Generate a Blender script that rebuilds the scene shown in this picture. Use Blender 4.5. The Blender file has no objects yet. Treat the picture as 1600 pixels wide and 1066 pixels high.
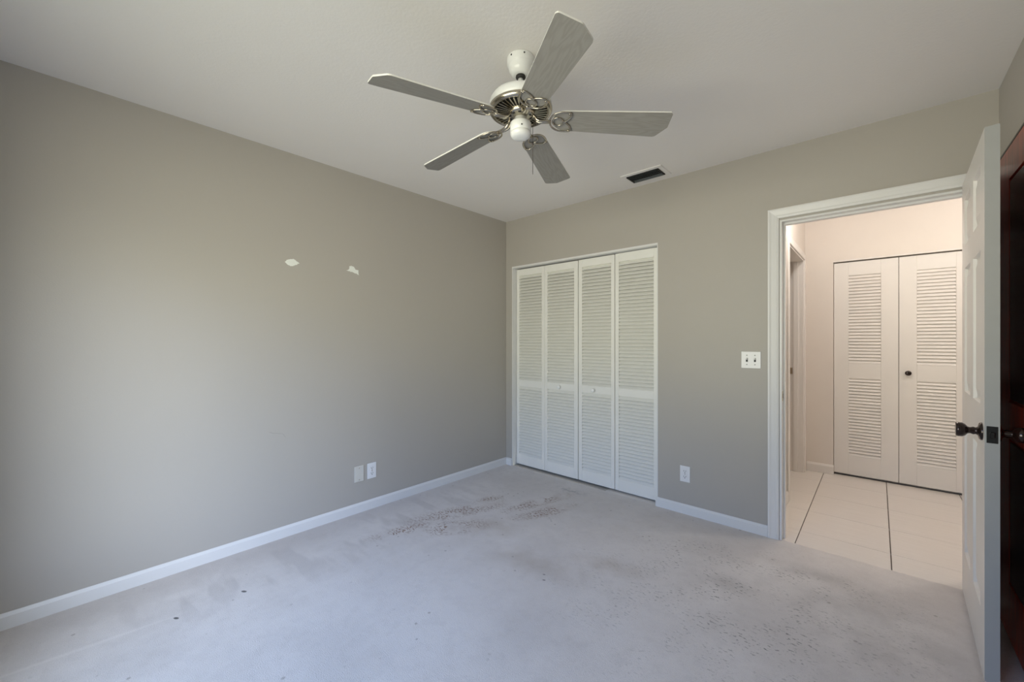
import bpy, bmesh, math, random
from mathutils import Vector, Matrix

random.seed(7)
S = bpy.context.scene
COL = S.collection
PI = math.pi

# ------------------------------------------------------------------ measures
H = 2.44                       # ceiling height
XL, XR = -2.782, 0.429         # left / right wall faces
YB, YR = 2.984, -0.42          # back wall / rear wall faces (camera is at the origin)
TW = 0.12                      # wall thickness
YH = 4.785                     # far wall of the hallway
XH = -0.520                    # left wall of the hallway
CL, CR, CT = -2.700, -1.224, 1.978    # closet opening
DL, DR, DT = -0.452, 0.352, 1.990     # bedroom doorway opening
WX0, WX1, WZ0, WZ1 = -1.90, -0.25, 0.50, 2.10
RW = 0.20                      # rear (outside) wall thickness   # window in the wall behind the camera

# ------------------------------------------------------------------ camera
cam_d = bpy.data.cameras.new('camera')
cam = bpy.data.objects.new('camera', cam_d)
COL.objects.link(cam)
S.camera = cam
F_PX = 630.9
cam_d.sensor_width = 36.0
cam_d.lens = F_PX / 1600 * 36.0
cam_d.clip_start = 0.02
cam.location = (0, 0, 1.2354)
cam.rotation_euler = (PI / 2, 0, 0.73578)
cam_d.shift_y = 0.7 / 1600

# ------------------------------------------------------------------ world: sky above, lawn below
W = bpy.data.worlds.new('sky')
S.world = W
W.use_nodes = True
nt = W.node_tree
for n in list(nt.nodes):
    nt.nodes.remove(n)
out = nt.nodes.new('ShaderNodeOutputWorld')
bg = nt.nodes.new('ShaderNodeBackground')
tc = nt.nodes.new('ShaderNodeTexCoord')
sx = nt.nodes.new('ShaderNodeSeparateXYZ')
mr = nt.nodes.new('ShaderNodeMapRange')
mr.inputs[1].default_value = -1
mr.inputs[2].default_value = 1
cr = nt.nodes.new('ShaderNodeValToRGB')
els = cr.color_ramp.elements
els[0].position = 0.0
els[0].color = (0.13, 0.14, 0.11, 1)
els[1].position = 1.0
els[1].color = (0.50, 0.72, 1.10, 1)
for pos, c in ((0.12, (0.20, 0.21, 0.16, 1)), (0.25, (0.58, 0.565, 0.45, 1)), (0.44, (1.36, 1.30, 1.04, 1)), (0.52, (1.02, 1.03, 0.88, 1)), (0.595, (0.88, 0.94, 0.84, 1)), (0.65, (0.47, 0.76, 1.46, 1)), (0.80, (0.56, 0.82, 1.38, 1))):
    e = els.new(pos)
    e.color = c
nt.links.new(tc.outputs['Generated'], sx.inputs[0])
nt.links.new(sx.outputs['Z'], mr.inputs[0])
nt.links.new(mr.outputs[0], cr.inputs[0])
# sky dimmed on one side, added to darken the right of the room
az = nt.nodes.new('ShaderNodeMapRange')
az.interpolation_type = 'SMOOTHSTEP'
for i, x in enumerate((-0.50, 0.65, 0.50, 1.12)):
    az.inputs[i + 1].default_value = x
nt.links.new(sx.outputs['X'], az.inputs[0])
am = nt.nodes.new('ShaderNodeMix')
am.data_type = 'RGBA'
am.blend_type = 'MULTIPLY'
am.inputs[0].default_value = 1.0
nt.links.new(cr.outputs[0], am.inputs[6])
gz = nt.nodes.new('ShaderNodeMapRange')
gz.interpolation_type = 'SMOOTHSTEP'
for i, x in enumerate((-0.05, 0.15, 0.0, 1.0)):
    gz.inputs[i + 1].default_value = x
nt.links.new(sx.outputs['Z'], gz.inputs[0])
gm = nt.nodes.new('ShaderNodeMix')
gm.inputs[2].default_value = 1.0
nt.links.new(gz.outputs[0], gm.inputs[0])
nt.links.new(az.outputs[0], gm.inputs[3])
nt.links.new(gm.outputs[0], am.inputs[7])
# added bright lobe in the sky, aimed to light the left wall
cd = nt.nodes.new('ShaderNodeVectorMath')
cd.operation = 'DOT_PRODUCT'
cd.inputs[1].default_value = Vector((0.84, -0.36, 0.44)).normalized()
nt.links.new(tc.outputs['Generated'], cd.inputs[0])
cm = nt.nodes.new('ShaderNodeMapRange')
cm.interpolation_type = 'SMOOTHSTEP'
for i, x in enumerate((0.90, 0.985, 0.0, 1.0)):
    cm.inputs[i + 1].default_value = x
nt.links.new(cd.outputs['Value'], cm.inputs[0])
ca_ = nt.nodes.new('ShaderNodeMix')
ca_.data_type = 'RGBA'
ca_.blend_type = 'ADD'
ca_.inputs[7].default_value = (1.35, 1.4, 1.4, 1)
nt.links.new(cm.outputs[0], ca_.inputs[0])
nt.links.new(am.outputs[2], ca_.inputs[6])
nt.links.new(ca_.outputs[2], bg.inputs['Color'])
bg.inputs['Strength'].default_value = 7.7
nt.links.new(bg.outputs[0], out.inputs['Surface'])

def light(name, kind, loc, energy, color, size=None, size_y=None, rot=(0, 0, 0), portal=False, radius=None):
    d = bpy.data.lights.new(name, kind)
    d.energy = energy
    d.color = color
    if kind == 'AREA':
        d.shape = 'RECTANGLE'
        d.size = size
        d.size_y = size_y
        if portal:
            d.cycles.is_portal = True
    if radius is not None:
        d.shadow_soft_size = radius
    o = bpy.data.objects.new(name, d)
    o.location = loc
    o.rotation_euler = rot
    COL.objects.link(o)
    return o

# sampling portal in the window opening (guides sky rays, emits nothing itself)
light('window_portal', 'AREA', ((WX0 + WX1) / 2, YR - 0.12, (WZ0 + WZ1) / 2), 1, (1, 1, 1), WX1 - WX0, WZ1 - WZ0, (PI / 2, 0, 0), portal=True)

S.view_settings.view_transform = 'Standard'
S.view_settings.look = 'None'
S.view_settings.gamma = 1.0
S.view_settings.use_curve_mapping = False
S.view_settings.exposure = 0.08
S.cycles.max_bounces = 12
S.cycles.diffuse_bounces = 10
S.cycles.use_denoising = True
S.cycles.sample_clamp_indirect = 6

# ------------------------------------------------------------------ materials
def material(name, color, rough=0.6, metal=0.0, noise=0.0, nscale=8.0, bump=0.0, bscale=200.0, spec=0.5, coat=0.0):
    m = bpy.data.materials.new(name)
    m.use_nodes = True
    t = m.node_tree
    b = t.nodes['Principled BSDF']
    b.inputs['Base Color'].default_value = (*color, 1)
    b.inputs['Roughness'].default_value = rough
    b.inputs['Metallic'].default_value = metal
    b.inputs['Specular IOR Level'].default_value = spec
    b.inputs['Coat Weight'].default_value = coat
    c = t.nodes.new('ShaderNodeTexCoord')
    if noise:
        n = t.nodes.new('ShaderNodeTexNoise')
        n.inputs['Scale'].default_value = nscale
        n.inputs['Detail'].default_value = 5
        t.links.new(c.outputs['Object'], n.inputs['Vector'])
        mx = t.nodes.new('ShaderNodeMix')
        mx.data_type = 'RGBA'
        mx.inputs[6].default_value = (*[x * (1 - noise) for x in color], 1)
        mx.inputs[7].default_value = (*[min(1, x * (1 + noise)) for x in color], 1)
        t.links.new(n.outputs['Fac'], mx.inputs[0])
        t.links.new(mx.outputs[2], b.inputs['Base Color'])
    if bump:
        n = t.nodes.new('ShaderNodeTexNoise')
        n.inputs['Scale'].default_value = bscale
        n.inputs['Detail'].default_value = 3
        t.links.new(c.outputs['Object'], n.inputs['Vector'])
        bp = t.nodes.new('ShaderNodeBump')
        bp.inputs['Strength'].default_value = bump
        bp.inputs['Distance'].default_value = 0.003
        t.links.new(n.outputs['Fac'], bp.inputs['Height'])
        t.links.new(bp.outputs['Normal'], b.inputs['Normal'])
    return m

M = {}
M['wall'] = material('greige_wall_paint', (0.432, 0.410, 0.374), 0.45, noise=0.025, nscale=1.5, bump=0.12, bscale=160, spec=0.35)
M['ceiling'] = material('ceiling_paint', (0.83, 0.81, 0.79), 0.8, noise=0.02, nscale=2, bump=0.25, bscale=90, spec=0.2)
M['hallwall'] = material('hall_cream_paint', (0.72, 0.665, 0.61), 0.6, noise=0.02, bump=0.08, bscale=160)
M['trim'] = material('white_trim_paint', (0.72, 0.725, 0.72), 0.35, noise=0.03, nscale=5)
M['door'] = material('white_door_paint', (0.74, 0.72, 0.69), 0.38, noise=0.03, nscale=4)
M['dooredge'] = material('shaded_grey_door_edge', (0.36, 0.37, 0.37), 0.5, noise=0.06, nscale=12)  # white door's edge, with its shade put into a darker grey
M['louver'] = material('white_louver_paint', (0.80, 0.80, 0.76), 0.45, noise=0.03, nscale=6)
M['halldoor'] = material('hall_door_paint', (0.74, 0.71, 0.675), 0.45, noise=0.02)
M['plate'] = material('switch_plate_plastic', (0.76, 0.77, 0.78), 0.3)
M['ivory'] = material('painted_cover_plate', (0.62, 0.61, 0.56), 0.35)
M['slot'] = material('dark_slots', (0.02, 0.02, 0.02), 0.6)
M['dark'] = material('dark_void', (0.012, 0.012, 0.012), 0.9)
M['bronze'] = material('oil_rubbed_bronze', (0.025, 0.013, 0.010), 0.16, metal=0.6, coat=0.5)
M['blacklacquer'] = material('black_lacquer', (0.008, 0.005, 0.006), 0.25)
M['blackmetal'] = material('black_latch_metal', (0.012, 0.012, 0.014), 0.35, metal=0.5)
M['nickel'] = material('antique_nickel', (0.50, 0.46, 0.38), 0.22, metal=1.0, noise=0.1, nscale=30)
M['brass'] = material('strike_metal', (0.45, 0.38, 0.28), 0.3, metal=1.0)
M['fanwhite'] = material('white_fan_enamel', (0.82, 0.84, 0.84), 0.3, coat=0.2)
M['ventdark'] = material('dark_vent_slat', (0.09, 0.10, 0.10), 0.5)
M['ventblack'] = material('vent_duct_black', (0.015, 0.015, 0.015), 0.8)
M['spackle'] = material('dry_spackle', (0.80, 0.83, 0.79), 0.9, noise=0.05, nscale=60)
M['mat'] = material('black_glossy_rubber', (0.006, 0.006, 0.010), 0.25)

def wood(name, base, dark, scale, rough, axis_scale, coat=0.0, bump=0.0):
    m = bpy.data.materials.new(name)
    m.use_nodes = True
    t = m.node_tree
    b = t.nodes['Principled BSDF']
    c = t.nodes.new('ShaderNodeTexCoord')
    mp = t.nodes.new('ShaderNodeMapping')
    mp.inputs['Scale'].default_value = axis_scale
    n = t.nodes.new('ShaderNodeTexNoise')
    n.inputs['Scale'].default_value = 2.0
    n.inputs['Detail'].default_value = 3
    t.links.new(c.outputs['Object'], mp.inputs[0])
    t.links.new(mp.outputs[0], n.inputs['Vector'])
    w = t.nodes.new('ShaderNodeMath')
    w.operation = 'MULTIPLY'
    w.inputs[1].default_value = scale
    t.links.new(n.outputs['Fac'], w.inputs[0])
    s = t.nodes.new('ShaderNodeMath')
    s.operation = 'SINE'
    t.links.new(w.outputs[0], s.inputs[0])
    r = t.nodes.new('ShaderNodeMapRange')
    r.inputs[1].default_value = -1
    r.inputs[2].default_value = 1
    t.links.new(s.outputs[0], r.inputs[0])
    mx = t.nodes.new('ShaderNodeMix')
    mx.data_type = 'RGBA'
    mx.inputs[6].default_value = (*dark, 1)
    mx.inputs[7].default_value = (*base, 1)
    t.links.new(r.outputs[0], mx.inputs[0])
    t.links.new(mx.outputs[2], b.inputs['Base Color'])
    b.inputs['Roughness'].default_value = rough
    b.inputs['Coat Weight'].default_value = coat
    b.inputs['Coat Roughness'].default_value = 0.08
    return m

M['blade'] = wood('washed_grey_blade_wood', (0.30, 0.29, 0.265), (0.265, 0.255, 0.23), 60, 0.5, (1.2, 9, 9))
M['bladeedge'] = material('white_blade_edge', (0.75, 0.75, 0.72), 0.5)
M['mahogany'] = wood('dark_mahogany', (0.46, 0.040, 0.016), (0.30, 0.022, 0.010), 40, 0.30, (8, 8, 0.8), coat=0.15)

def carpet_material():
    m = bpy.data.materials.new('stained_pale_carpet')
    m.use_nodes = True
    t = m.node_tree
    N, Lk = t.nodes, t.links
    b = N['Principled BSDF']
    b.inputs['Roughness'].default_value = 0.95
    b.inputs['Specular IOR Level'].default_value = 0.1
    b.inputs['Sheen Weight'].default_value = 0.15
    c = N.new('ShaderNodeTexCoord')
    P = c.outputs['Object']
    def noise(scale, detail=3, rough=0.5, vec=P):
        n = N.new('ShaderNodeTexNoise')
        n.inputs['Scale'].default_value = scale
        n.inputs['Detail'].default_value = detail
        n.inputs['Roughness'].default_value = rough
        Lk.new(vec, n.inputs['Vector'])
        return n.outputs['Fac']
    def rng(v, a, bb, lo=0.0, hi=1.0):
        r = N.new('ShaderNodeMapRange')
        r.interpolation_type = 'SMOOTHSTEP'
        for i, x in enumerate((a, bb, lo, hi)):
            r.inputs[i + 1].default_value = x
        Lk.new(v, r.inputs[0])
        return r.outputs[0]
    def mul(a, bb):
        q = N.new('ShaderNodeMath')
        q.operation = 'MULTIPLY'
        for i, x in enumerate((a, bb)):
            if isinstance(x, (int, float)):
                q.inputs[i].default_value = x
            else:
                Lk.new(x, q.inputs[i])
        return q.outputs[0]
    def add(a, bb):
        q = N.new('ShaderNodeMath')
        q.operation = 'MAXIMUM'
        Lk.new(a, q.inputs[0])
        Lk.new(bb, q.inputs[1])
        return q.outputs[0]
    def blob(x, y, ang, sx_, sy_, soft=0.2):
        mp = N.new('ShaderNodeMapping')
        mp.vector_type = 'TEXTURE'
        mp.inputs['Location'].default_value = (x, y, 0)
        mp.inputs['Rotation'].default_value = (0, 0, ang)
        mp.inputs['Scale'].default_value = (sx_, sy_, 1)
        Lk.new(P, mp.inputs[0])
        l = N.new('ShaderNodeVectorMath')
        l.operation = 'LENGTH'
        Lk.new(mp.outputs[0], l.inputs[0])
        return rng(l.outputs['Value'], 1.0, soft, 0.0, 1.0)
    def mix(fac, a, bb):
        q = N.new('ShaderNodeMix')
        q.data_type = 'RGBA'
        Lk.new(fac, q.inputs[0])
        for i, x in ((6, a), (7, bb)):
            if isinstance(x, tuple):
                q.inputs[i].default_value = (*x, 1)
            else:
                Lk.new(x, q.inputs[i])
        return q.outputs[2]
    # pile: fine fibre speckle and broad brushed patches
    col = mix(rng(noise(1.6, 5, 0.65), 0.35, 0.65), (0.655, 0.615, 0.585), (0.735, 0.695, 0.665))
    fine = noise(260, 2, 0.7)
    col = mix(mul(rng(fine, 0.50, 0.78), 0.30), col, (0.36, 0.33, 0.32))
    col = mix(mul(rng(noise(14, 4, 0.7), 0.45, 0.70), 0.16), col, (0.44, 0.40, 0.375))
    # pale raised tracks near the left wall
    for (x, y, a_, l_, w_) in ((-2.37, 0.05, 1.47, 0.42, 0.016), (-2.56, 0.52, 2.6, 0.14, 0.030), (-2.52, 0.38, 1.4, 0.10, 0.05)):
        col = mix(mul(blob(x, y, a_, l_, w_, 0.3), 0.5), col, (0.80, 0.76, 0.73))
    # brushed vacuum strokes by the left wall
    mp = N.new('ShaderNodeMapping')
    mp.inputs['Rotation'].default_value = (0, 0, 0.5)
    mp.inputs['Scale'].default_value = (1.5, 6, 1)
    Lk.new(P, mp.inputs[0])
    st = rng(noise(1.5, 2, 0.5, mp.outputs[0]), 0.50, 0.62)
    col = mix(mul(mul(st, blob(-2.45, 1.2, PI / 2, 1.9, 0.42)), 0.40), col, (0.47, 0.435, 0.415))
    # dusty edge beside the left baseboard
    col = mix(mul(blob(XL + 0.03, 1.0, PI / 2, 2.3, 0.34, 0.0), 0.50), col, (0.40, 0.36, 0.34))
    # faded tan stain in the middle
    tan = add(add(blob(-1.92, 1.90, 0.4, 0.34, 0.20, 0.0), blob(-1.45, 1.75, 0.2, 0.45, 0.18, 0.0)), blob(-1.10, 2.0, 0.2, 0.3, 0.12, 0.0))
    col = mix(mul(mul(tan, rng(noise(6, 4), 0.2, 0.75)), 0.6), col, (0.44, 0.375, 0.31))
    # flecks: stretched small noise, thresholded, kept inside the dirty patches
    def fleck(scale, ang, stretch, lo, hi):
        q = N.new('ShaderNodeMapping')
        q.inputs['Rotation'].default_value = (0, 0, ang)
        q.inputs['Scale'].default_value = (1.0, stretch, 1)
        Lk.new(P, q.inputs[0])
        return rng(noise(scale, 2, 0.55, q.outputs[0]), lo, hi)
    rust = add(add(blob(-2.24, 1.92, 1.20, 0.52, 0.13), blob(-1.93, 2.42, 1.30, 0.44, 0.10)), add(blob(-2.08, 1.74, 1.0, 0.30, 0.14), blob(-1.78, 2.34, 1.2, 0.36, 0.10)))
    rust = add(rust, add(blob(-2.30, 1.48, 1.3, 0.30, 0.09), blob(-2.25, 2.24, 1.3, 0.18, 0.07)))
    f1 = mul(fleck(46, -0.25, 2.0, 0.50, 0.57), rng(noise(7, 3), 0.40, 0.52))
    col = mix(mul(mul(f1, rust), 0.9), col, (0.235, 0.135, 0.085))
    col = mix(mul(mul(rust, rng(noise(9, 4, 0.7), 0.35, 0.7)), 0.35), col, (0.40, 0.32, 0.26))
    grey = add(add(blob(-0.50, 2.20, 1.2, 0.60, 0.30), blob(-0.25, 2.55, 0.2, 0.42, 0.24)), add(blob(-0.32, 1.98, 0.9, 0.34, 0.20), blob(-0.72, 2.42, 0.9, 0.5, 0.30)))
    grey = add(grey, mul(blob(-0.45, 2.1, 0.6, 1.2, 0.95), 0.62))
    f2 = mul(fleck(46, 0.6, 2.2, 0.59, 0.65), rng(noise(6, 3), 0.40, 0.58))
    col = mix(mul(mul(f2, grey), 0.85), col, (0.14, 0.135, 0.125))
    # grey traffic smudges by the doorway
    sm = add(blob(0.0, 2.30, 0.8, 0.55, 0.5, 0.0), add(blob(-0.56, 2.28, 0.9, 0.4, 0.14, 0.0), blob(-0.25, 2.66, 0.0, 0.4, 0.12, 0.0)))
    col = mix(mul(mul(sm, rng(noise(5, 4), 0.35, 0.7)), 0.40), col, (0.33, 0.31, 0.295))
    smb = blob(-1.88, 2.80, 0.0, 0.22, 0.08, 0.0)
    col = mix(mul(mul(smb, rng(noise(22, 3), 0.45, 0.62)), 0.45), col, (0.27, 0.27, 0.28))
    # sparse bits everywhere
    vo = N.new('ShaderNodeTexVoronoi')
    vo.inputs['Scale'].default_value = 13
    Lk.new(P, vo.inputs['Vector'])
    sp = mul(rng(vo.outputs['Distance'], 0.11, 0.07), rng(noise(3, 2), 0.48, 0.60))
    col = mix(mul(sp, 0.5), col, (0.25, 0.21, 0.18))
    # four distinct bits
    for (x, y, r) in ((-2.32, 0.59, 0.012), (-2.32, 0.33, 0.011), (-1.28, 1.66, 0.007), (-1.31, 1.70, 0.006)):
        col = mix(mul(blob(x, y, 0.5, r * 1.5, r * 0.7, 0.6), 0.9), col, (0.06, 0.055, 0.05))
    Lk.new(col, b.inputs['Base Color'])
    bp = N.new('ShaderNodeBump')
    bp.inputs['Strength'].default_value = 0.55
    bp.inputs['Distance'].default_value = 0.006
    Lk.new(fine, bp.inputs['Height'])
    Lk.new(bp.outputs['Normal'], b.inputs['Normal'])
    return m
M['carpet'] = carpet_material()

def tile_material():
    m = material('polished_pale_tile', (0.74, 0.68, 0.63), 0.16)
    t = m.node_tree
    b = t.nodes['Principled BSDF']
    c = t.nodes.new('ShaderNodeTexCoord')
    mp = t.nodes.new('ShaderNodeMapping')
    mp.inputs['Scale'].default_value = (2, 45, 1)
    n = t.nodes.new('ShaderNodeTexNoise')
    n.inputs['Scale'].default_value = 2
    n.inputs['Detail'].default_value = 4
    t.links.new(c.outputs['Object'], mp.inputs[0])
    t.links.new(mp.outputs[0], n.inputs['Vector'])
    mx = t.nodes.new('ShaderNodeMix')
    mx.data_type = 'RGBA'
    mx.inputs[6].default_value = (0.70, 0.66, 0.62, 1)
    mx.inputs[7].default_value = (0.80, 0.765, 0.73, 1)
    t.links.new(n.outputs['Fac'], mx.inputs[0])
    t.links.new(mx.outputs[2], b.inputs['Base Color'])
    return m
M['tile'] = tile_material()
M['grout'] = material('dark_grout', (0.16, 0.13, 0.11), 0.9)
M['palegrout'] = material('pale_grout', (0.52, 0.46, 0.41), 0.9)

# ------------------------------------------------------------------ mesh helpers
def box(bm, x0, x1, y0, y1, z0, z1, mi=0, bev=0.0, seg=1):
    vs = [bm.verts.new((x, y, z)) for x in (x0, x1) for y in (y0, y1) for z in (z0, z1)]
    q = [(0, 1, 3, 2), (4, 6, 7, 5), (0, 4, 5, 1), (2, 3, 7, 6), (0, 2, 6, 4), (1, 5, 7, 3)]
    fs = []
    for a in q:
        f = bm.faces.new([vs[i] for i in a])
        f.material_index = mi
        fs.append(f)
    if bev:
        es = list({e for f in fs for e in f.edges})
        r = bmesh.ops.bevel(bm, geom=es, offset=bev, segments=seg, affect='EDGES', profile=0.5)
        for f in r['faces']:
            f.material_index = mi
    return vs

def lathe(bm, prof, seg=40, mi=0, M4=None):
    rings = []
    for (r, z) in prof:
        if r < 1e-6:
            rings.append([bm.verts.new((0, 0, z))])
        else:
            rings.append([bm.verts.new((r * math.cos(2 * PI * i / seg), r * math.sin(2 * PI * i / seg), z)) for i in range(seg)])
    fs = []
    for a, b in zip(rings, rings[1:]):
        for i in range(seg):
            j = (i + 1) % seg
            if len(a) == 1 and len(b) == 1:
                continue
            if len(a) == 1:
                f = bm.faces.new((a[0], b[j], b[i]))
            elif len(b) == 1:
                f = bm.faces.new((a[i], a[j], b[0]))
            else:
                f = bm.faces.new((a[i], a[j], b[j], b[i]))
            f.smooth = True
            f.material_index = mi
            fs.append(f)
    if M4 is not None:
        bmesh.ops.transform(bm, matrix=M4, verts=[v for r in rings for v in r])
    return fs

def tube(bm, pts, r, seg=8, closed=False, mi=0, flat=1.0):
    pts = [Vector(p) for p in pts]
    n = len(pts)
    rings = []
    for i, p in enumerate(pts):
        if closed:
            d = pts[(i + 1) % n] - pts[i - 1]
        else:
            d = pts[min(i + 1, n - 1)] - pts[max(i - 1, 0)]
        d.normalize()
        up = Vector((0, 0, 1)) if abs(d.z) < 0.95 else Vector((1, 0, 0))
        a = d.cross(up).normalized()
        b = a.cross(d).normalized()
        rings.append([bm.verts.new(p + a * (r * math.cos(2 * PI * k / seg)) + b * (r * flat * math.sin(2 * PI * k / seg))) for k in range(seg)])
    m = n if closed else n - 1
    for i in range(m):
        A, B = rings[i], rings[(i + 1) % n]
        for k in range(seg):
            f = bm.faces.new((A[k], A[(k + 1) % seg], B[(k + 1) % seg], B[k]))
            f.smooth = True
            f.material_index = mi
    if not closed:
        for R_ in (rings[0], rings[-1]):
            f = bm.faces.new(R_)
            f.material_index = mi

def prism(bm, poly, z0, z1, mi=0, mi_side=None, bev=0.0):
    a = [bm.verts.new((x, y, z0)) for x, y in poly]
    b = [bm.verts.new((x, y, z1)) for x, y in poly]
    n = len(poly)
    f1 = bm.faces.new(list(reversed(a)))
    f2 = bm.faces.new(b)
    f1.material_index = f2.material_index = mi
    for i in range(n):
        f = bm.faces.new((a[i], a[(i + 1) % n], b[(i + 1) % n], b[i]))
        f.material_index = mi if mi_side is None else mi_side
    return a + b

def obj(name, bm, mats, parent=None, loc=None):
    bmesh.ops.recalc_face_normals(bm, faces=bm.faces[:])
    me = bpy.data.meshes.new(name)
    bm.to_mesh(me)
    bm.free()
    for m in (mats if isinstance(mats, (list, tuple)) else [mats]):
        me.materials.append(m)
    o = bpy.data.objects.new(name, me)
    COL.objects.link(o)
    if parent:
        o.parent = parent
    if loc:
        o.location = loc
    return o

def empty(name, loc, rotz=0.0):
    o = bpy.data.objects.new(name, None)
    o.location = loc
    o.rotation_euler = (0, 0, rotz)
    o.empty_display_size = 0.05
    COL.objects.link(o)
    return o

def tag(o, label, cat=None, group=None, kind=None):
    o['label'] = label
    if cat:
        o['category'] = cat
    if group:
        o['group'] = group
    if kind:
        o['kind'] = kind
    return o

def struct(name, bm, mats, label, cat, parent=None):
    return tag(obj(name, bm, mats, parent), label, cat, kind='structure')

NB = bmesh.new

# ------------------------------------------------------------------ room shell
bm = NB(); box(bm, XL - TW, XR + TW, YR - RW, YB + 0.008, -0.10, 0.0)
struct('floor_bedroom', bm, M['carpet'], 'pale grey carpet with rust and dark stains across the bedroom floor', 'floor')

bm = NB(); box(bm, XL - TW, XR + TW, YR - RW, YB, H, H + 0.1)
struct('ceiling_bedroom', bm, M['ceiling'], 'flat white bedroom ceiling above the fan', 'ceiling')

bm = NB(); box(bm, XL - TW, XL, YR, YB + 0.8, 0, H)
wl = struct('wall_left', bm, M['wall'], 'long greige painted wall on the left with two spackled spots', 'wall')

def blob_poly(pts, jitter=0.0, sub=4):
    res = []
    n = len(pts)
    for i in range(n):
        a, b = pts[i], pts[(i + 1) % n]
        for k in range(sub):
            t = k / sub
            res.append((a[0] + (b[0] - a[0]) * t + random.uniform(-jitter, jitter), a[1] + (b[1] - a[1]) * t + random.uniform(-jitter, jitter)))
    return res

def spackle(pts, label):
    b_ = NB()
    vs = prism(b_, blob_poly(pts, 0.0022), 0.0, 0.0012)
    bmesh.ops.transform(b_, matrix=Matrix(((0, 0, 1, XL), (1, 0, 0, 0), (0, 1, 0, 0), (0, 0, 0, 1))), verts=vs)
    o = obj('spackle_patch', b_, M['spackle'], wl)
    o['label'] = label
    return o
spackle([(0.930, 1.742), (0.945, 1.756), (0.962, 1.761), (0.978, 1.767), (0.996, 1.758), (1.018, 1.742), (1.002, 1.734), (0.985, 1.722), (0.962, 1.717), (0.944, 1.724)], 'oval white spackle patch, the left one of two')
spackle([(1.330, 1.738), (1.348, 1.745), (1.352, 1.770), (1.366, 1.776), (1.386, 1.768), (1.394, 1.752), (1.419, 1.752), (1.421, 1.716), (1.400, 1.724), (1.372, 1.732), (1.346, 1.734)], 'jagged white spackle patch, the right one of two')
b_ = NB()
tube(b_, [(XL + 0.0006, 0.840, 0.676), (XL + 0.0006, 0.862, 0.664), (XL + 0.0006, 0.890, 0.660), (XL + 0.0006, 0.918, 0.652), (XL + 0.0006, 0.934, 0.628)], 0.0007, 5)
o = obj('hairline_scratch', b_, M['spackle'], wl)
o.data.materials[0] = material('scratch_grey', (0.30, 0.28, 0.25), 0.8)
o['label'] = 'thin curved hairline scratch'

# back wall with closet opening and doorway
bm = NB()
box(bm, XL, CL, YB, YB + TW, 0, H)
box(bm, CL, CR, YB, YB + TW, CT, H)
box(bm, CR, DL, YB, YB + TW, 0, H)
box(bm, DL, DR, YB, YB + TW, DT, H)
box(bm, DR, 1.7, YB, YB + TW, 0, H)
struct('wall_back', bm, M['wall'], 'greige wall holding the louvered closet and the open doorway', 'wall')

bm = NB(); box(bm, XR, XR + TW, YR, YB, 0, H)
struct('wall_right', bm, M['wall'], 'greige wall at the right edge behind the open door', 'wall')

bm = NB()
box(bm, XL, WX0, YR - RW, YR, 0, H)
box(bm, WX1, XR, YR - RW, YR, 0, H)
box(bm, WX0, WX1, YR - RW, YR, 0, WZ0)
box(bm, WX0, WX1, YR - RW, YR, WZ1, H)
struct('wall_rear', bm, M['wall'], 'greige wall with the daylight window, behind the viewer', 'wall')

wn = tag(empty('window_1', ((WX0 + WX1) / 2, YR - 0.14, WZ0)), 'white framed daylight window in the wall behind the viewer', 'window', kind='structure')
bm = NB()
hw, hh = (WX1 - WX0) / 2, WZ1 - WZ0
box(bm, -hw, -hw + 0.05, -0.03, 0.03, 0, hh)
box(bm, hw - 0.05, hw, -0.03, 0.03, 0, hh)
box(bm, -hw + 0.05, hw - 0.05, -0.03, 0.03, 0, 0.05)
box(bm, -hw + 0.05, hw - 0.05, -0.03, 0.03, hh - 0.05, hh)
box(bm, -0.02, 0.02, -0.02, 0.02, 0.05, hh - 0.05)
obj('window_frame', bm, M['trim'], wn)

# closet enclosure
bm = NB()
box(bm, XL, CR + 0.12, YB + 0.68, YB + 0.74, 0, H)
box(bm, CR + 0.10, CR + 0.16, YB + TW, YB + 0.74, 0, H)
box(bm, XL, CR + 0.16, YB + TW, YB + 0.74, H, H + 0.06)
box(bm, XL, CR + 0.16, YB + 0.03, YB + 0.74, -0.06, -0.002)
struct('wall_closet', bm, M['wall'], 'dim closet interior behind the louvered doors', 'wall')

# baseboards
def base_profile(bm, axis, a, b, face, s, h=0.068, t=0.013):
    """baseboard running from a to b along x or y, standing off the wall face in direction s"""
    prof = [(0, 0), (t, 0), (t, h * 0.80), (t * 0.55, h * 0.93), (t * 0.35, h), (0, h)]
    ends = []
    for q in (a, b):
        ends.append([bm.verts.new((face + s * d, q, z) if axis == 'y' else (q, face + s * d, z)) for d, z in prof])
    n = len(prof)
    for i in range(n):
        bm.faces.new((ends[0][i], ends[0][(i + 1) % n], ends[1][(i + 1) % n], ends[1][i]))
    bm.faces.new(ends[0])
    bm.faces.new(list(reversed(ends[1])))
bm = NB(); base_profile(bm, 'y', YR, YB, XL, 1)
struct('baseboard_left', bm, M['trim'], 'white baseboard running along the long left wall', 'baseboard')
bm = NB(); base_profile(bm, 'x', XL + 0.0135, CL - 0.002, YB, -1)
struct('baseboard_corner', bm, M['trim'], 'short white baseboard stub in the corner left of the closet', 'baseboard')
bm = NB(); base_profile(bm, 'x', CR - 0.012, -0.5145, YB, -1)
struct('baseboard_back', bm, M['trim'], 'white baseboard between the closet and the doorway casing', 'baseboard')
bm = NB(); base_profile(bm, 'y', YR, 2.07, XR, -1)
struct('baseboard_right', bm, M['trim'], 'white baseboard on the right wall', 'baseboard')

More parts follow.
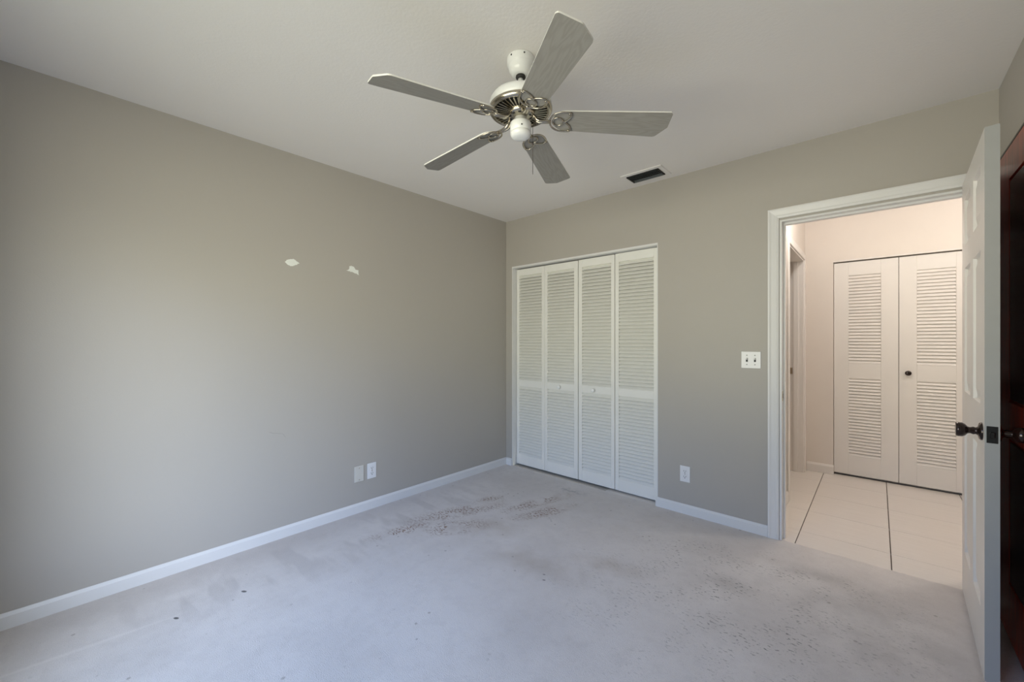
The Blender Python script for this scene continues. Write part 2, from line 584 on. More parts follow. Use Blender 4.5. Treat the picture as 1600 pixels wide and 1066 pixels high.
# closet jamb lining and track
bm = NB()
box(bm, CL, CL + 0.006, YB - 0.002, YB + TW, 0, CT)
box(bm, CR - 0.006, CR, YB + 0.001, YB + TW, 0, CT)
box(bm, CL + 0.006, CR - 0.006, YB - 0.002, YB + TW, CT - 0.016, CT)
struct('trim_1', bm, M['trim'], 'thin white lining around the closet opening', 'trim')

# doorway: casing, jamb, stop
CW = 0.058
bm = NB()
def casing_bar(pts0, pts1):
    n = len(pts0)
    a = [bm.verts.new(p) for p in pts0]
    b = [bm.verts.new(p) for p in pts1]
    for i in range(n):
        bm.faces.new((a[i], a[(i + 1) % n], b[(i + 1) % n], b[i]))
    bm.faces.new(a)
    bm.faces.new(list(reversed(b)))
cp = [(0.0, 0.0), (0.0, 0.018), (0.008, 0.0185), (0.018, 0.015), (0.040, 0.012), (0.046, 0.013), (0.058, 0.009), (0.058, 0.0)]
XO0, XO1, ZO = -0.513, 0.413, 2.060
for side in (0, 1):
    lo, hi = [], []
    for w, d in cp:
        x = XO0 + w if side == 0 else XO1 - w
        lo.append((x, YB - d, 0.0))
        hi.append((x, YB - d, ZO - w))
    casing_bar(lo, hi)
casing_bar([(XO0 + w, YB - d, ZO - w) for w, d in cp], [(XO1 - w, YB - d, ZO - w) for w, d in cp])
bmesh.ops.remove_doubles(bm, verts=bm.verts[:], dist=0.0002)
struct('trim_2', bm, M['trim'], 'white moulded casing around the open bedroom doorway', 'trim')

bm = NB()
JL, JR, JT = DL + 0.012, DR - 0.012, DT - 0.012
box(bm, DL, JL, YB - 0.004, YB + TW + 0.004, 0, DT, bev=0.0015)
box(bm, JR, DR, YB - 0.004, YB + TW + 0.004, 0, DT, bev=0.0015)
box(bm, JL, JR, YB - 0.004, YB + TW + 0.004, JT, DT, bev=0.0015)
# door stop
box(bm, JL, JL + 0.011, YB + 0.040, YB + 0.075, 0, JT)
box(bm, JR - 0.011, JR, YB + 0.040, YB + 0.075, 0, JT)
box(bm, JL + 0.011, JR - 0.011, YB + 0.040, YB + 0.075, JT - 0.011, JT)
jb = struct('trim_3', bm, M['trim'], 'white door jamb lining with stop strip in the bedroom doorway', 'trim')
bm = NB()
box(bm, JL, JL + 0.0015, YB + 0.004, YB + 0.034, 0.895 - 0.03, 0.895 + 0.03)
box(bm, JL + 0.0015, JL + 0.002, YB + 0.012, YB + 0.026, 0.895 - 0.014, 0.895 + 0.014, mi=1)
o = obj('strike_plate', bm, [M['brass'], M['slot']], jb)
o['label'] = 'small dark metal strike plate on the left jamb'

# ------------------------------------------------------------------ hallway shell
XHR = 1.6
bm = NB()
box(bm, -1.7, XHR, YB + 0.008, YH + 0.8, -0.1, -0.012, mi=1)
xs = [-0.375 + 0.432 * k for k in range(-3, 5)]
ys = [3.221 - 0.2085 + 0.0 + 0.417 * k - 0.2085 for k in range(0, 6)]
ys = [2.804 + 0.417 * k for k in range(0, 6)]
for x0, x1 in zip(xs, xs[1:]):
    for y0, y1 in zip(ys, ys[1:]):
        yy0 = max(y0, YB + 0.008)
        if y1 <= yy0:
            continue
        box(bm, x0 + 0.0025, x1 - 0.0025, yy0 + (0.0012 if yy0 == y0 else 0), min(y1, YH + 0.05) - 0.0012, -0.011, -0.001)
for y in ys[1:]:
    box(bm, xs[0], xs[-1], y - 0.0012, y + 0.0012, -0.011, -0.0022, mi=2)
struct('floor_hall', bm, [M['tile'], M['grout'], M['palegrout']], 'pale glossy tile floor of the hallway with dark grout lines', 'floor')

bm = NB(); box(bm, -1.7, XHR, YB + TW, YH + 0.8, H, H + 0.1)
struct('ceiling_hall', bm, M['hallwall'], 'cream hallway ceiling hidden above the doorway', 'ceiling')

HO0, HO1, HOT = 3.79, 4.675, 2.005      # doorway in the hallway's left wall
bm = NB()
box(bm, XH - TW, XH, YB + TW, HO0, 0, H)
box(bm, XH - TW, XH, HO0, HO1, HOT, H)
box(bm, XH - TW, XH, HO1, YH, 0, H)
struct('wall_hall_left', bm, M['hallwall'], 'cream hallway wall with a side doorway, seen at the left inside the hall', 'wall')
bm = NB(); box(bm, -1.7, -1.62, YB + 0.80, YH + 0.1, 0, H); box(bm, -1.62, XH - TW, YB + 0.80, YB + 0.86, 0, H); box(bm, -1.62, XH - TW, YH + 0.04, YH + 0.1, 0, H)
struct('wall_side_room', bm, M['hallwall'], 'cream wall of the side room beyond the hallway doorway', 'wall')

HC0, HC1, HCT = -0.305, 0.585, 1.982
bm = NB()
box(bm, XH - TW, HC0, YH, YH + TW, 0, H)
box(bm, HC0, HC1, YH, YH + TW, HCT, H)
box(bm, HC1, XHR, YH, YH + TW, 0, H)
struct('wall_hall_back', bm, M['hallwall'], 'cream hallway wall around the pair of louvered closet doors', 'wall')
bm = NB(); box(bm, XHR, XHR + 0.1, YB + TW, YH + TW, 0, H)
struct('wall_hall_right', bm, M['hallwall'], 'cream end wall of the hallway, hidden by the open door', 'wall')
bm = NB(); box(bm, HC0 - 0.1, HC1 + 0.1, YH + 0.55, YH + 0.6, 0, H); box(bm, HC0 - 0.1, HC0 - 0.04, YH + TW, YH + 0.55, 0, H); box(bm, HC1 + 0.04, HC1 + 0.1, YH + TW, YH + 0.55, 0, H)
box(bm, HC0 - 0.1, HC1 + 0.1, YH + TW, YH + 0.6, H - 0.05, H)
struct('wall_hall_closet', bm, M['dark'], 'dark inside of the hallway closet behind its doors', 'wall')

bm = NB(); base_profile(bm, 'x', XH + 0.0135, HC0 + 0.004, YH, -1, h=0.085)
struct('baseboard_hall_back', bm, M['halldoor'], 'short cream baseboard left of the hallway closet doors', 'baseboard')
bm = NB(); base_profile(bm, 'y', YB + TW + 0.03, HO0 - 0.06, XH, 1, h=0.085)
struct('baseboard_hall_left', bm, M['halldoor'], 'cream baseboard beside the hallway side doorway', 'baseboard')

bm = NB()
for y0, y1 in ((HO0 - 0.058, HO0), (HO1, HO1 + 0.058)):
    box(bm, XH, XH + 0.014, y0, y1, 0, HOT + 0.058, bev=0.003)
box(bm, XH, XH + 0.014, HO0, HO1, HOT, HOT + 0.058, bev=0.003)
box(bm, XH - TW - 0.002, XH + 0.003, HO0, HO0 + 0.012, 0, HOT)
box(bm, XH - TW - 0.002, XH + 0.003, HO1 - 0.012, HO1, 0, HOT)
box(bm, XH - TW - 0.002, XH + 0.003, HO0 + 0.012, HO1 - 0.012, HOT - 0.012, HOT)
box(bm, XH - 0.075, XH - 0.040, HO1 - 0.024, HO1 - 0.012, 0, HOT - 0.012)
hj = struct('trim_4', bm, M['halldoor'], 'cream casing and jamb of the side doorway in the hallway', 'trim')
bm = NB(); box(bm, XH - 0.106, XH - 0.082, HO1 - 0.0135, HO1 - 0.012, 0.925, 0.985)
o = obj('strike_plate', bm, M['brass'], hj)
o['label'] = 'small brass strike plate on the far jamb'

# hallway lamp above the doorway head, plus an added fill lamp behind the door
def hall_lamp(x, y, energy, label):
    lp = tag(empty('ceiling_lamp', (x, y, H)), label, 'ceiling lamp')
    bm = NB(); lathe(bm, [(0.0, -0.001), (0.13, -0.001), (0.13, -0.02), (0.12, -0.03), (0.11, -0.02), (0.0, -0.02)], 40)
    obj('lamp_base', bm, M['trim'], lp)
    hl = light('hall_lamp_light', 'POINT', (0, 0, -0.09), energy, (1.0, 0.945, 0.89), radius=0.07)
    hl.parent = lp
hall_lamp(-0.25, 3.60, 14, 'round flush lamp on the hallway ceiling, hidden above the doorway')
hall_lamp(0.98, 3.85, 20, 'unseen fill lamp added on the hallway ceiling, hidden behind the open door')

# ------------------------------------------------------------------ louvered leaves
def slats(bm, x0, x1, z0, z1, n, depth=0.024, thick=0.0050, yc=0.0):
    """overlapping tilted slats, lower edge towards -y (the viewer's side)"""
    pitch = (z1 - z0) / n
    rise = pitch * 0.92
    for k in range(n):
        zc = z0 + pitch * (k + 0.5)
        a = Vector((0, -depth / 2, -rise / 2))
        b = Vector((0, depth / 2, rise / 2))
        d = (b - a).normalized()
        nrm = Vector((0, -d.z, d.y)) * (thick / 2)
        q = [a - nrm * 1.0, a + nrm * 1.0, b + nrm, b - nrm]
        q = [Vector((0, yc + p.y, zc + p.z)) for p in q]
        va = [bm.verts.new((x0, p.y, p.z)) for p in q]
        vb = [bm.verts.new((x1, p.y, p.z)) for p in q]
        for i in range(4):
            bm.faces.new((va[i], va[(i + 1) % 4], vb[(i + 1) % 4], vb[i]))
        bm.faces.new(va)
        bm.faces.new(list(reversed(vb)))

def louver_leaf(parent, x0, x1, zb, zt, holes, stile_l, stile_r, mat, yf, th, counts, knob=None, knob_mat=None, solid=False):
    """one closet door leaf; front face at local y = yf, x0..x1, zb..zt"""
    bm = NB()
    box(bm, x0, x0 + stile_l, yf, yf + th, zb, zt, bev=0.002)
    box(bm, x1 - stile_r, x1, yf, yf + th, zb, zt, bev=0.002)
    zz = [zb] + [z for h in holes for z in h] + [zt]
    for k in range(0, len(zz), 2):
        box(bm, x0 + stile_l, x1 - stile_r, yf + 0.001, yf + th - 0.001, zz[k], zz[k + 1])
    leaf = obj('door_leaf', bm, mat, parent)
    for (a, b), n in zip(holes, counts):
        bm = NB()
        if solid:       # shallow slats moulded onto a solid core
            slats(bm, x0 + stile_l, x1 - stile_r, a, b, n, depth=0.014, thick=0.005, yc=yf + 0.009)
            box(bm, x0 + stile_l, x1 - stile_r, yf + 0.0125, yf + th - 0.003, a, b)
        else:
            slats(bm, x0 + stile_l, x1 - stile_r, a, b, n, yc=yf + th / 2)
        obj('louver_panel', bm, mat, leaf)
    if knob:
        bm = NB()
        prof, kx, kz = knob
        lathe(bm, prof, 24, M4=Matrix.Translation((kx, yf, kz)) @ Matrix.Rotation(PI / 2, 4, 'X'))
        obj('knob', bm, knob_mat, leaf)
    return leaf

YD = YB + 0.055
wk = [(0.0085, 0.0), (0.0085, 0.008), (0.0105, 0.011), (0.0165, 0.016), (0.0175, 0.021), (0.015, 0.026), (0.009, 0.0285), (0.0, 0.029)]
HOLES = [(0.108, 0.788), (0.850, 1.888)]
CNT = (24, 36)
d1 = tag(empty('door_1', ((-2.690 - 1.962) / 2, YD, 0)), 'white louvered bifold closet doors, the left pair beside the room corner', 'closet door', 'louvered bifold closet door pairs', 'structure')
cx = d1.location.x
louver_leaf(d1, -2.688 - cx, -2.3385 - cx, 0.014, 1.952, HOLES, 0.033, 0.033, M['louver'], 0, 0.028, CNT)
louver_leaf(d1, -2.3365 - cx, -1.966 - cx, 0.014, 1.952, HOLES, 0.033, 0.040, M['louver'], 0, 0.028, CNT, (wk, -2.160 - cx, 0.817), M['fanwhite'])
d2 = tag(empty('door_2', ((-1.958 - 1.236) / 2, YD, 0)), 'white louvered bifold closet doors, the right pair ending at the bare wall', 'closet door', 'louvered bifold closet door pairs', 'structure')
cx = d2.location.x
louver_leaf(d2, -1.959 - cx, -1.610 - cx, 0.014, 1.954, HOLES, 0.036, 0.033, M['louver'], 0, 0.028, CNT, (wk, -1.803 - cx, 0.817), M['fanwhite'])
louver_leaf(d2, -1.605 - cx, -1.2335 - cx, 0.014, 1.957, HOLES, 0.033, 0.046, M['louver'], 0, 0.028, CNT)

# hallway closet: two flush doors with inset louvers
YHD = YH + 0.030
hk = [(0.010, 0.0), (0.010, 0.012), (0.019, 0.018), (0.021, 0.024), (0.017, 0.029), (0.008, 0.0305), (0.0, 0.0305)]
HH = [(0.192, 0.898), (1.036, 1.838)]
d3 = tag(empty('door_3', (-0.085, YHD, 0)), 'cream hallway closet door with two louver insets and no knob', 'closet door', 'hallway closet doors', 'structure')
louver_leaf(d3, -0.302 + 0.085, 0.1335 + 0.085, 0.018, 1.962, HH, 0.105, 0.112, M['halldoor'], 0, 0.03, (25, 28), solid=True)
d4 = tag(empty('door_4', (0.355, YHD, 0)), 'cream hallway closet door with two louver insets and a dark oval knob', 'closet door', 'hallway closet doors', 'structure')
louver_leaf(d4, 0.1365 - 0.355, 0.580 - 0.355, 0.018, 1.962, HH, 0.110, 0.110, M['halldoor'], 0, 0.03, (25, 28), (hk, 0.193 - 0.355, 0.966), M['bronze'], solid=True)

bm = NB()
box(bm, HC0, HC1, YH + 0.002, YH + 0.09, HCT - 0.012, HCT)
struct('trim_5', bm, M['halldoor'], 'thin metal track above the hallway closet doors', 'trim')

# ------------------------------------------------------------------ panelled doors
def panel_leaf(w, z0, z1, th, panels, bevel=0.0016):
    """six-panel leaf: x 0..w, y -th/2..th/2; recessed moulded panels on both faces"""
    bm = NB()
    xs_ = sorted({0, w} | {p[0] for p in panels} | {p[1] for p in panels})
    zs_ = sorted({z0, z1} | {p[2] for p in panels} | {p[3] for p in panels})
    holes = {(p[0], p[2]): p for p in panels}
    for s in (-1, 1):
        y = s * th / 2
        V = {}
        def v(x, z, yy=y):
            k = (round(x, 5), round(z, 5), round(yy, 5))
            if k not in V:
                V[k] = bm.verts.new((x, yy, z))
            return V[k]
        for xa, xb in zip(xs_, xs_[1:]):
            for za, zb in zip(zs_, zs_[1:]):
                hit = [p for p in panels if p[0] <= xa and xb <= p[1] and p[2] <= za and zb <= p[3]]
                if not hit:
                    bm.faces.new((v(xa, za), v(xb, za), v(xb, zb), v(xa, zb)))
        for (xa, xb, za, zb) in panels:
            steps = [(0.0, 0.0), (0.004, 0.011), (0.013, 0.013), (0.019, 0.0105), (0.046, 0.004)]
            prev = None
            for ins, dep in steps:
                yy = s * (th / 2 - dep)
                ring = [v(xa + ins, za + ins, yy), v(xb - ins, za + ins, yy), v(xb - ins, zb - ins, yy), v(xa + ins, zb - ins, yy)]
                if prev:
                    for i in range(4):
                        bm.faces.new((prev[i], prev[(i + 1) % 4], ring[(i + 1) % 4], ring[i]))
                prev = ring
            bm.faces.new(prev)
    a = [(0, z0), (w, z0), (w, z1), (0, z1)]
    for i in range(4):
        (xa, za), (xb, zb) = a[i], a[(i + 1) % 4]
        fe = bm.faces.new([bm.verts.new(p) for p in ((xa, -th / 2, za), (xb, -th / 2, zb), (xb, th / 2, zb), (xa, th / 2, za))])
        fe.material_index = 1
    bmesh.ops.remove_doubles(bm, verts=bm.verts[:], dist=0.0001)
    return bm

def six_panels(w, st=0.105, mul=0.10):
    c0, c1 = w / 2 - mul / 2, w / 2 + mul / 2
    res = []
    for (za, zb) in ((0.235, 0.835), (1.000, 1.580), (1.690, 1.905)):
        res += [(st, c0, za, zb), (c1, w - st, za, zb)]
    return res

KN = [(0.033, 0.0), (0.033, 0.004), (0.030, 0.008), (0.016, 0.011), (0.0125, 0.016), (0.0145, 0.022), (0.0115, 0.030), (0.0135, 0.036), (0.022, 0.042), (0.0265, 0.050), (0.0270, 0.060), (0.0255, 0.066), (0.022, 0.067), (0.0, 0.0655)]
DW, DTH = 0.757, 0.036
HX, HY = 0.3275, 2.966           # hinge end, mid-thickness
FX, FY = 0.3025, 2.215           # free end
ang = math.atan2(FY - HY, FX - HX)
d5 = tag(empty('door_5', (HX, HY, 0), ang), 'white six-panel bedroom door standing open beside the right wall', 'door', kind='structure')
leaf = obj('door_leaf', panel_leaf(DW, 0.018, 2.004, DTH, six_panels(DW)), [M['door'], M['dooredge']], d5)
KX, KZ = DW - 0.062, 0.903
for s in (-1, 1):
    bm = NB()
    lathe(bm, KN, 32, M4=Matrix.Translation((KX, s * DTH / 2, KZ)) @ Matrix.Rotation(-s * PI / 2, 4, 'X'))
    o = obj('door_knob', bm, M['bronze'], d5)
    o['label'] = 'dark bronze tulip knob facing the hallway' if s < 0 else 'dark bronze tulip knob facing the right wall'
bm = NB()
box(bm, DW, DW + 0.0015, -0.0135, 0.0135, KZ - 0.030, KZ + 0.030, bev=0.0006)
box(bm, DW, DW + 0.010, -0.006, 0.006, KZ - 0.010, KZ + 0.010, bev=0.002)
o = obj('latch_plate', bm, M['blackmetal'], d5)
o['label'] = 'black latch plate on the door edge'
for z in (0.22, 1.0, 1.80):
    bm = NB()
    lathe(bm, [(0.0, -0.045), (0.006, -0.045), (0.006, 0.045), (0.0, 0.045)], 12, M4=Matrix.Translation((-0.006, 0.020, z)))
    obj('hinge', bm, M['bronze'], d5)

# dark red door lying flat against the right wall behind the open white door
w6 = 0.78
d6 = tag(empty('door_6', (XR - 0.014, 2.945, 0), -PI / 2), 'dark red glossy wooden door with black panels by the right wall, behind the open white door', 'door', kind='structure')
PN6 = [(0.335, w6 - 0.105, za, zb) for (za, zb) in ((0.235, 0.835), (0.985, 1.905))]
obj('door_leaf', panel_leaf(w6, 0.012, 2.036, 0.026, PN6), [M['mahogany'], M['mahogany']], d6)
for (xa, xb, za, zb) in PN6:
    bm = NB(); box(bm, xa + 0.012, xb - 0.012, -0.0128, -0.006, za + 0.012, zb - 0.012, bev=0.003)
    o = obj('inset_panel', bm, M['blacklacquer'], d6)
    o['label'] = 'black glossy inset panel'
bm = NB()
box(bm, -0.024, -0.002, -0.013, 0.013, 0, 2.048)
box(bm, w6 + 0.003, w6 + 0.03, -0.013, 0.013, 0, 2.048)
box(bm, -0.002, w6 + 0.003, -0.013, 0.013, 2.039, 2.048)
o = obj('door_frame', bm, M['blackmetal'], d6)
o['label'] = 'thin black frame'

# ------------------------------------------------------------------ electrical plates
def frame_on_wall(o, wall):
    o.rotation_euler = (0, 0, 0) if wall == 'back' else (0, 0, PI / 2)

def screw(bm, x, z, y=-0.0065, mi=1):
    vs = box(bm, x - 0.0028, x + 0.0028, y - 0.0006, y, z - 0.0028, z + 0.0028, mi=mi)

def plate(parent, w, h, mat):
    bm = NB()
    box(bm, -w / 2, w / 2, -0.006, 0, -h / 2, h / 2, bev=0.0025, seg=2)
    return obj('cover_plate', bm, mat, parent)

def outlet(loc, rotz, label):
    t = tag(empty('wall_outlet', loc, rotz), label, 'outlet', 'duplex wall outlets')
    plate(t, 0.070, 0.114, M['plate'])
    for zc in (0.0195, -0.0195):
        bm = NB()
        poly = [(0.0165 * math.cos(a), max(-0.0135, min(0.0135, 0.0165 * math.sin(a)))) for a in [2 * PI * k / 28 for k in range(28)]]
        vs = prism(bm, poly, 0.0, 0.0022)
        bmesh.ops.transform(bm, matrix=Matrix(((1, 0, 0, 0), (0, 0, -1, -0.0055), (0, 1, 0, zc), (0, 0, 0, 1))), verts=vs)
        r = obj('receptacle', bm, M['plate'], t)
        bm = NB()
        box(bm, -0.0082, -0.0056, -0.0084, -0.0078, zc - 0.002, zc + 0.0075)
        box(bm, 0.0056, 0.0082, -0.0084, -0.0078, zc - 0.001, zc + 0.0070)
        box(bm, -0.0026, 0.0026, -0.0084, -0.0078, zc - 0.0105, zc - 0.0050)
        obj('slots', bm, M['slot'], r)
    bm = NB(); screw(bm, 0, 0, mi=0)
    obj('screw', bm, M['nickel'], t)
    return t

outlet((XL, 1.521, 0.279), PI / 2, 'white duplex outlet low on the left wall, beside the blank plate')
outlet((-1.024, YB, 0.2845), 0, 'white duplex outlet low on the back wall, between closet and doorway')

bp_ = tag(empty('cover_plate', (XL, 1.4225, 0.2775), PI / 2), 'pale blank wall plate left of the outlet on the left wall', 'wall plate')
bm = NB()
box(bm, -0.036, 0.036, -0.006, 0, -0.057, 0.057, bev=0.0025, seg=2)
obj('plate', bm, M['ivory'], bp_)
for z in (0.042, -0.042):
    bm = NB(); screw(bm, 0, z, mi=0)
    obj('screw', bm, M['brass'], bp_)

sw = tag(empty('light_switch', (-0.6085, YB, 1.1155)), 'white double toggle switch plate on the back wall beside the doorway', 'light switch')
plate(sw, 0.112, 0.109, M['plate'])
for x in (-0.023, 0.023):
    bm = NB()
    box(bm, x - 0.0055, x + 0.0055, -0.0064, -0.0060, -0.0125, 0.0125)
    obj('toggle_slot', bm, M['slot'], sw)
    bm = NB()
    vs = box(bm, x - 0.0042, x + 0.0042, -0.017, -0.0045, -0.0045, 0.0045, bev=0.001)
    bmesh.ops.transform(bm, matrix=Matrix.Translation((0, 0, 0.002)) @ Matrix.Rotation(-0.5, 4, 'X'), verts=bm.verts[:])
    obj('toggle', bm, M['plate'], sw)
    for z in (0.030, -0.030):
        bm = NB(); screw(bm, x, z, mi=0)
        obj('screw', bm, M['ventdark'], sw)

# ------------------------------------------------------------------ ceiling vent
vt = tag(empty('ceiling_vent', (-1.243, 2.811, H)), 'white framed air vent with dark slats on the ceiling near the closet', 'air vent')
bm = NB()
ow, od, iw, idp = 0.149, 0.096, 0.119, 0.064
for (x0, x1, y0, y1) in ((-ow, -iw, -od, od), (iw, ow, -od, od), (-iw, iw, -od, -idp), (-iw, iw, idp, od)):
    box(bm, x0, x1, y0, y1, -0.006, 0)
obj('vent_frame', bm, M['ceiling'], vt)
bm = NB(); box(bm, -iw, iw, -idp, idp, -0.0012, 0)
obj('duct_opening', bm, M['ventblack'], vt)
for k in range(5):
    bm = NB()
    yc = -idp + (k + 0.5) * 2 * idp / 5
    box(bm, -iw + 0.012, iw - 0.012, -0.0105, 0.0105, -0.0008, 0.0008)
    bmesh.ops.transform(bm, matrix=Matrix.Translation((0, yc, -0.0085)) @ Matrix.Rotation(0.55 if k < 4 else -0.55, 4, 'X'), verts=bm.verts[:])
    obj('slat', bm, M['ventdark'], vt)
for x in (-iw + 0.006, iw - 0.006):
    bm = NB(); box(bm, x - 0.0055, x + 0.0055, -idp, idp, -0.012, -0.001)
    obj('end_baffle', bm, M['ventblack'], vt)

# ------------------------------------------------------------------ ceiling fan
FXc, FYc = -1.1275, 1.300
fan = tag(empty('ceiling_fan', (FXc, FYc, H)), 'five-bladed ceiling fan with grey blades and nickel scroll brackets', 'ceiling fan')
Z = lambda z: z - H
bm = NB()
lathe(bm, [(0.0, 0.0), (0.0575, 0.0), (0.0578, -0.004), (0.0575, -0.028), (0.0560, -0.032), (0.0525, -0.034), (0.0515, -0.038), (0.0490, -0.052), (0.043, -0.064), (0.034, -0.071), (0.026, -0.074), (0.0, -0.074)], 40)
can = obj('canopy', bm, M['fanwhite'], fan)
for a in (0.9, 2.9, 4.7, 5.7):
    bm = NB()
    lathe(bm, [(0.0, 0.0), (0.0035, 0.0), (0.0035, 0.003), (0.0, 0.003)], 10, M4=Matrix.Translation((0.056 * math.cos(a), 0.056 * math.sin(a), -0.012)) @ Matrix.Rotation(a, 4, 'Z') @ Matrix.Rotation(PI / 2, 4, 'Y'))
    obj('canopy_screw', bm, M['slot'], can)
bm = NB()
lathe(bm, [(0.020, -0.0735), (0.021, -0.080), (0.017, -0.088), (0.0, -0.088)], 24)
obj('hanger_ball', bm, M['slot'], fan)
bm = NB()
lathe(bm, [(0.0, -0.080), (0.0115, -0.080), (0.0115, -0.140), (0.0, -0.140)], 20)
obj('downrod', bm, M['fanwhite'], fan)
bm = NB()
lathe(bm, [(0.0, -0.132), (0.024, -0.133), (0.028, -0.140), (0.060, -0.146), (0.100, -0.156), (0.122, -0.170), (0.131, -0.186), (0.1325, -0.200), (0.1325, -0.212), (0.0, -0.212)], 56)
obj('motor_housing', bm, M['fanwhite'], fan)
bm = NB()
lathe(bm, [(0.1315, -0.2115), (0.1345, -0.214), (0.1350, -0.222), (0.131, -0.229), (0.124, -0.233), (0.116, -0.231), (0.112, -0.228), (0.112, -0.2115)], 56)
obj('motor_band', bm, M['nickel'], fan)
bm = NB()
lathe(bm, [(0.112, -0.219), (0.062, -0.226), (0.0, -0.226)], 48)
gr = obj('motor_vents', bm, M['slot'], fan)
bm = NB()
for k in range(40):
    a = 2 * PI * k / 40
    vs = box(bm, 0.060, 0.1135, -0.0028, 0.0028, -0.2335, -0.2285)
    bmesh.ops.transform(bm, matrix=Matrix.Rotation(a, 4, 'Z'), verts=vs)
obj('vent_fins', bm, M['nickel'], gr)
bm = NB()
lathe(bm, [(0.060, -0.224), (0.060, -0.238), (0.057, -0.244), (0.050, -0.248), (0.034, -0.250), (0.030, -0.253), (0.0, -0.253)], 40)
fw = obj('flywheel', bm, M['nickel'], fan)
bm = NB()
for k in range(10):
    a = 2 * PI * (k + 0.5) / 10
    vs = box(bm, 0.040, 0.049, -0.006, 0.006, -0.2500, -0.2465)
    bmesh.ops.transform(bm, matrix=Matrix.Rotation(a, 4, 'Z'), verts=vs)
obj('flywheel_slots', bm, M['slot'], fw)
bm = NB()
lathe(bm, [(0.0, -0.252), (0.026, -0.252), (0.027, -0.270), (0.042, -0.274), (0.0445, -0.278), (0.0445, -0.312), (0.0432, -0.313), (0.0432, -0.3145), (0.0442, -0.3155), (0.0440, -0.322), (0.0400, -0.332), (0.030, -0.338), (0.012, -0.340), (0.0, -0.340)], 40)
sh = obj('switch_housing', bm, M['fanwhite'], fan)
bm = NB()
lathe(bm, [(0.0, 0.0), (0.003, 0.0), (0.003, 0.002), (0.0, 0.002)], 10, M4=Matrix.Translation((0.0443 * math.cos(-0.75), 0.0443 * math.sin(-0.75), -0.302)) @ Matrix.Rotation(-0.75, 4, 'Z') @ Matrix.Rotation(PI / 2, 4, 'Y'))
obj('housing_screw', bm, M['slot'], sh)
# pull chain on the far right side of the switch housing
bm = NB()
ca = 0.76
px_, py_ = 0.050 * math.cos(ca), 0.050 * math.sin(ca)
tube(bm, [(0.040 * math.cos(ca), 0.040 * math.sin(ca), -0.275), (px_, py_, -0.276), (px_ * 1.04, py_ * 1.04, -0.284), (px_ * 1.04, py_ * 1.04, -0.492)], 0.0011, 6)
lathe(bm, [(0.0, -0.352), (0.003, -0.354), (0.003, -0.364), (0.0, -0.366)], 10, M4=Matrix.Translation((px_ * 1.04, py_ * 1.04, 0)))
obj('pull_chain', bm, M['bronze'], fan)

def arc(cx_, cy_, rx, ry, a0, a1, n=14):
    return [(cx_ + rx * math.cos(a0 + (a1 - a0) * i / n), cy_ + ry * math.sin(a0 + (a1 - a0) * i / n), 0) for i in range(n + 1)]

def bez(p0, p1, p2, p3, n=12):
    res = []
    for i in range(n + 1):
        t = i / n
        u = 1 - t
        res.append(tuple(u ** 3 * a + 3 * u * u * t * b + 3 * u * t * t * c + t ** 3 * d for a, b, c, d in zip(p0, p1, p2, p3)))
    return res

def blade_outline():
    pts = []
    r0, r1 = 0.138, 0.616
    h0, h1 = 0.054, 0.068
    # rounded root
    for i in range(13):
        a = PI / 2 + PI * i / 12
        pts.append((r0 + 0.050 + 0.050 * math.cos(a), h0 * math.sin(a)))
    # -y side out to the tip, small rounded corner
    for i in range(5):
        a = -PI / 2 + PI / 2 * i / 4
        pts.append((r1 - 0.012 + 0.012 * math.cos(a), -h1 + 0.012 + 0.012 * math.sin(a)))
    # long chamfer on the +y side
    pts += [(r1, 0.008), (r1 - 0.001, 0.014), (r1 - 0.036, h1 - 0.006), (r1 - 0.042, h1 - 0.002), (r1 - 0.050, h1)]
    return pts

def make_blade():
    bm = NB()
    prism(bm, blade_outline(), 0.0, 0.0055, mi=0, mi_side=1)
    return bm

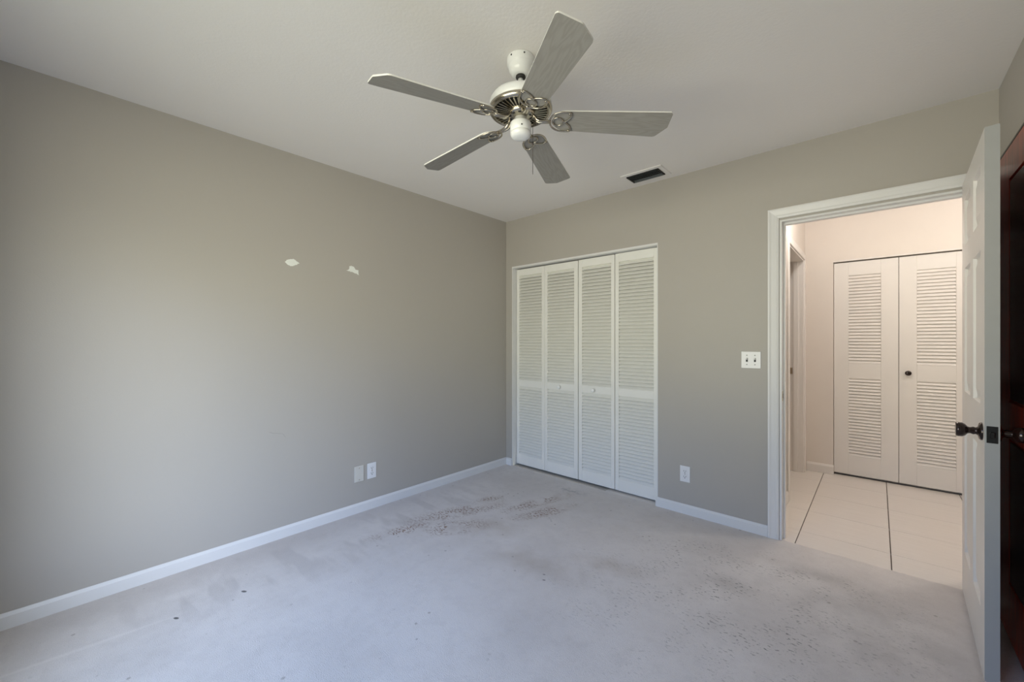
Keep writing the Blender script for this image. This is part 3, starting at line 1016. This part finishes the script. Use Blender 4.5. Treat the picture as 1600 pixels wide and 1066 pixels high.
def make_bracket():
    """cast scroll plate lying under the blade root: horseshoe rim, two pointed leaves and a ring"""
    bm = NB()
    r, fl = 0.0042, 0.75
    z = -0.004
    lift = lambda P_: [(x, y, z) for x, y, _ in P_]
    horseshoe = bez((0.210, 0.050, 0), (0.165, 0.060, 0), (0.128, 0.046, 0), (0.124, 0.0, 0)) + bez((0.124, 0.0, 0), (0.128, -0.046, 0), (0.165, -0.060, 0), (0.210, -0.050, 0))[1:]
    tube(bm, lift(horseshoe), r, 8, flat=fl)
    for s in (1, -1):
        leaf_ = bez((0.210, 0.050 * s, 0), (0.222, 0.030 * s, 0), (0.196, 0.004 * s, 0), (0.178, -0.006 * s, 0))
        tube(bm, lift(leaf_), r * 0.9, 8, flat=fl)
    tube(bm, lift(arc(0.158, 0, 0.022, 0.022, 0, 2 * PI, 24)[:-1]), r * 0.85, 8, closed=True, flat=fl)
    for s in (1, -1):
        lathe(bm, [(0.0, z - 0.005), (0.004, z - 0.004), (0.005, z), (0.0, z + 0.004)], 10, M4=Matrix.Translation((0.205, 0.046 * s, 0)))
    return bm

def make_arm():
    bm = NB()
    for s in (1, -1):
        pts = [(0.050, 0.005 * s, 0.014), (0.058, 0.006 * s, 0.011), (0.064, 0.007 * s, 0.002), (0.070, 0.0075 * s, -0.007), (0.080, 0.007 * s, -0.0115), (0.104, 0.005 * s, -0.0125), (0.129, 0.004 * s, -0.0130)]
        tube(bm, pts, 0.0062, 10)
    return bm

TZ = {0: -0.034, 1: -0.054, 2: -0.047, 3: -0.042, 4: -0.044}
ME = {}
for i in range(5):
    a = math.radians(254.17 + 72 * i)
    if not ME:
        arm = obj('blade_arm', make_arm(), M['nickel'], fan)
        brk = obj('scroll_bracket', make_bracket(), M['nickel'], arm)
        bld = obj('blade', make_blade(), [M['blade'], M['bladeedge']], fan)
        ME['t'] = (arm, brk, bld)
    else:
        arm, brk, bld = [x.copy() for x in ME['t']]
        for x in (arm, brk, bld):
            COL.objects.link(x)
        arm.parent = fan
        brk.parent = arm
        bld.parent = fan
    tilt = -math.atan2(TZ[i], 0.61)
    arm.location = (0, 0, -0.2594)
    arm.rotation_euler = (0, 0, a)
    brk.rotation_euler = Matrix.Rotation(tilt, 4, 'Y').to_euler()
    brk.matrix_local = Matrix.Rotation(tilt, 4, 'Y') @ Matrix.Rotation(math.radians(-13), 4, 'X')
    bld.matrix_local = Matrix.Translation((0, 0, -0.2594)) @ Matrix.Rotation(a, 4, 'Z') @ Matrix.Rotation(tilt, 4, 'Y') @ Matrix.Rotation(math.radians(-13), 4, 'X')
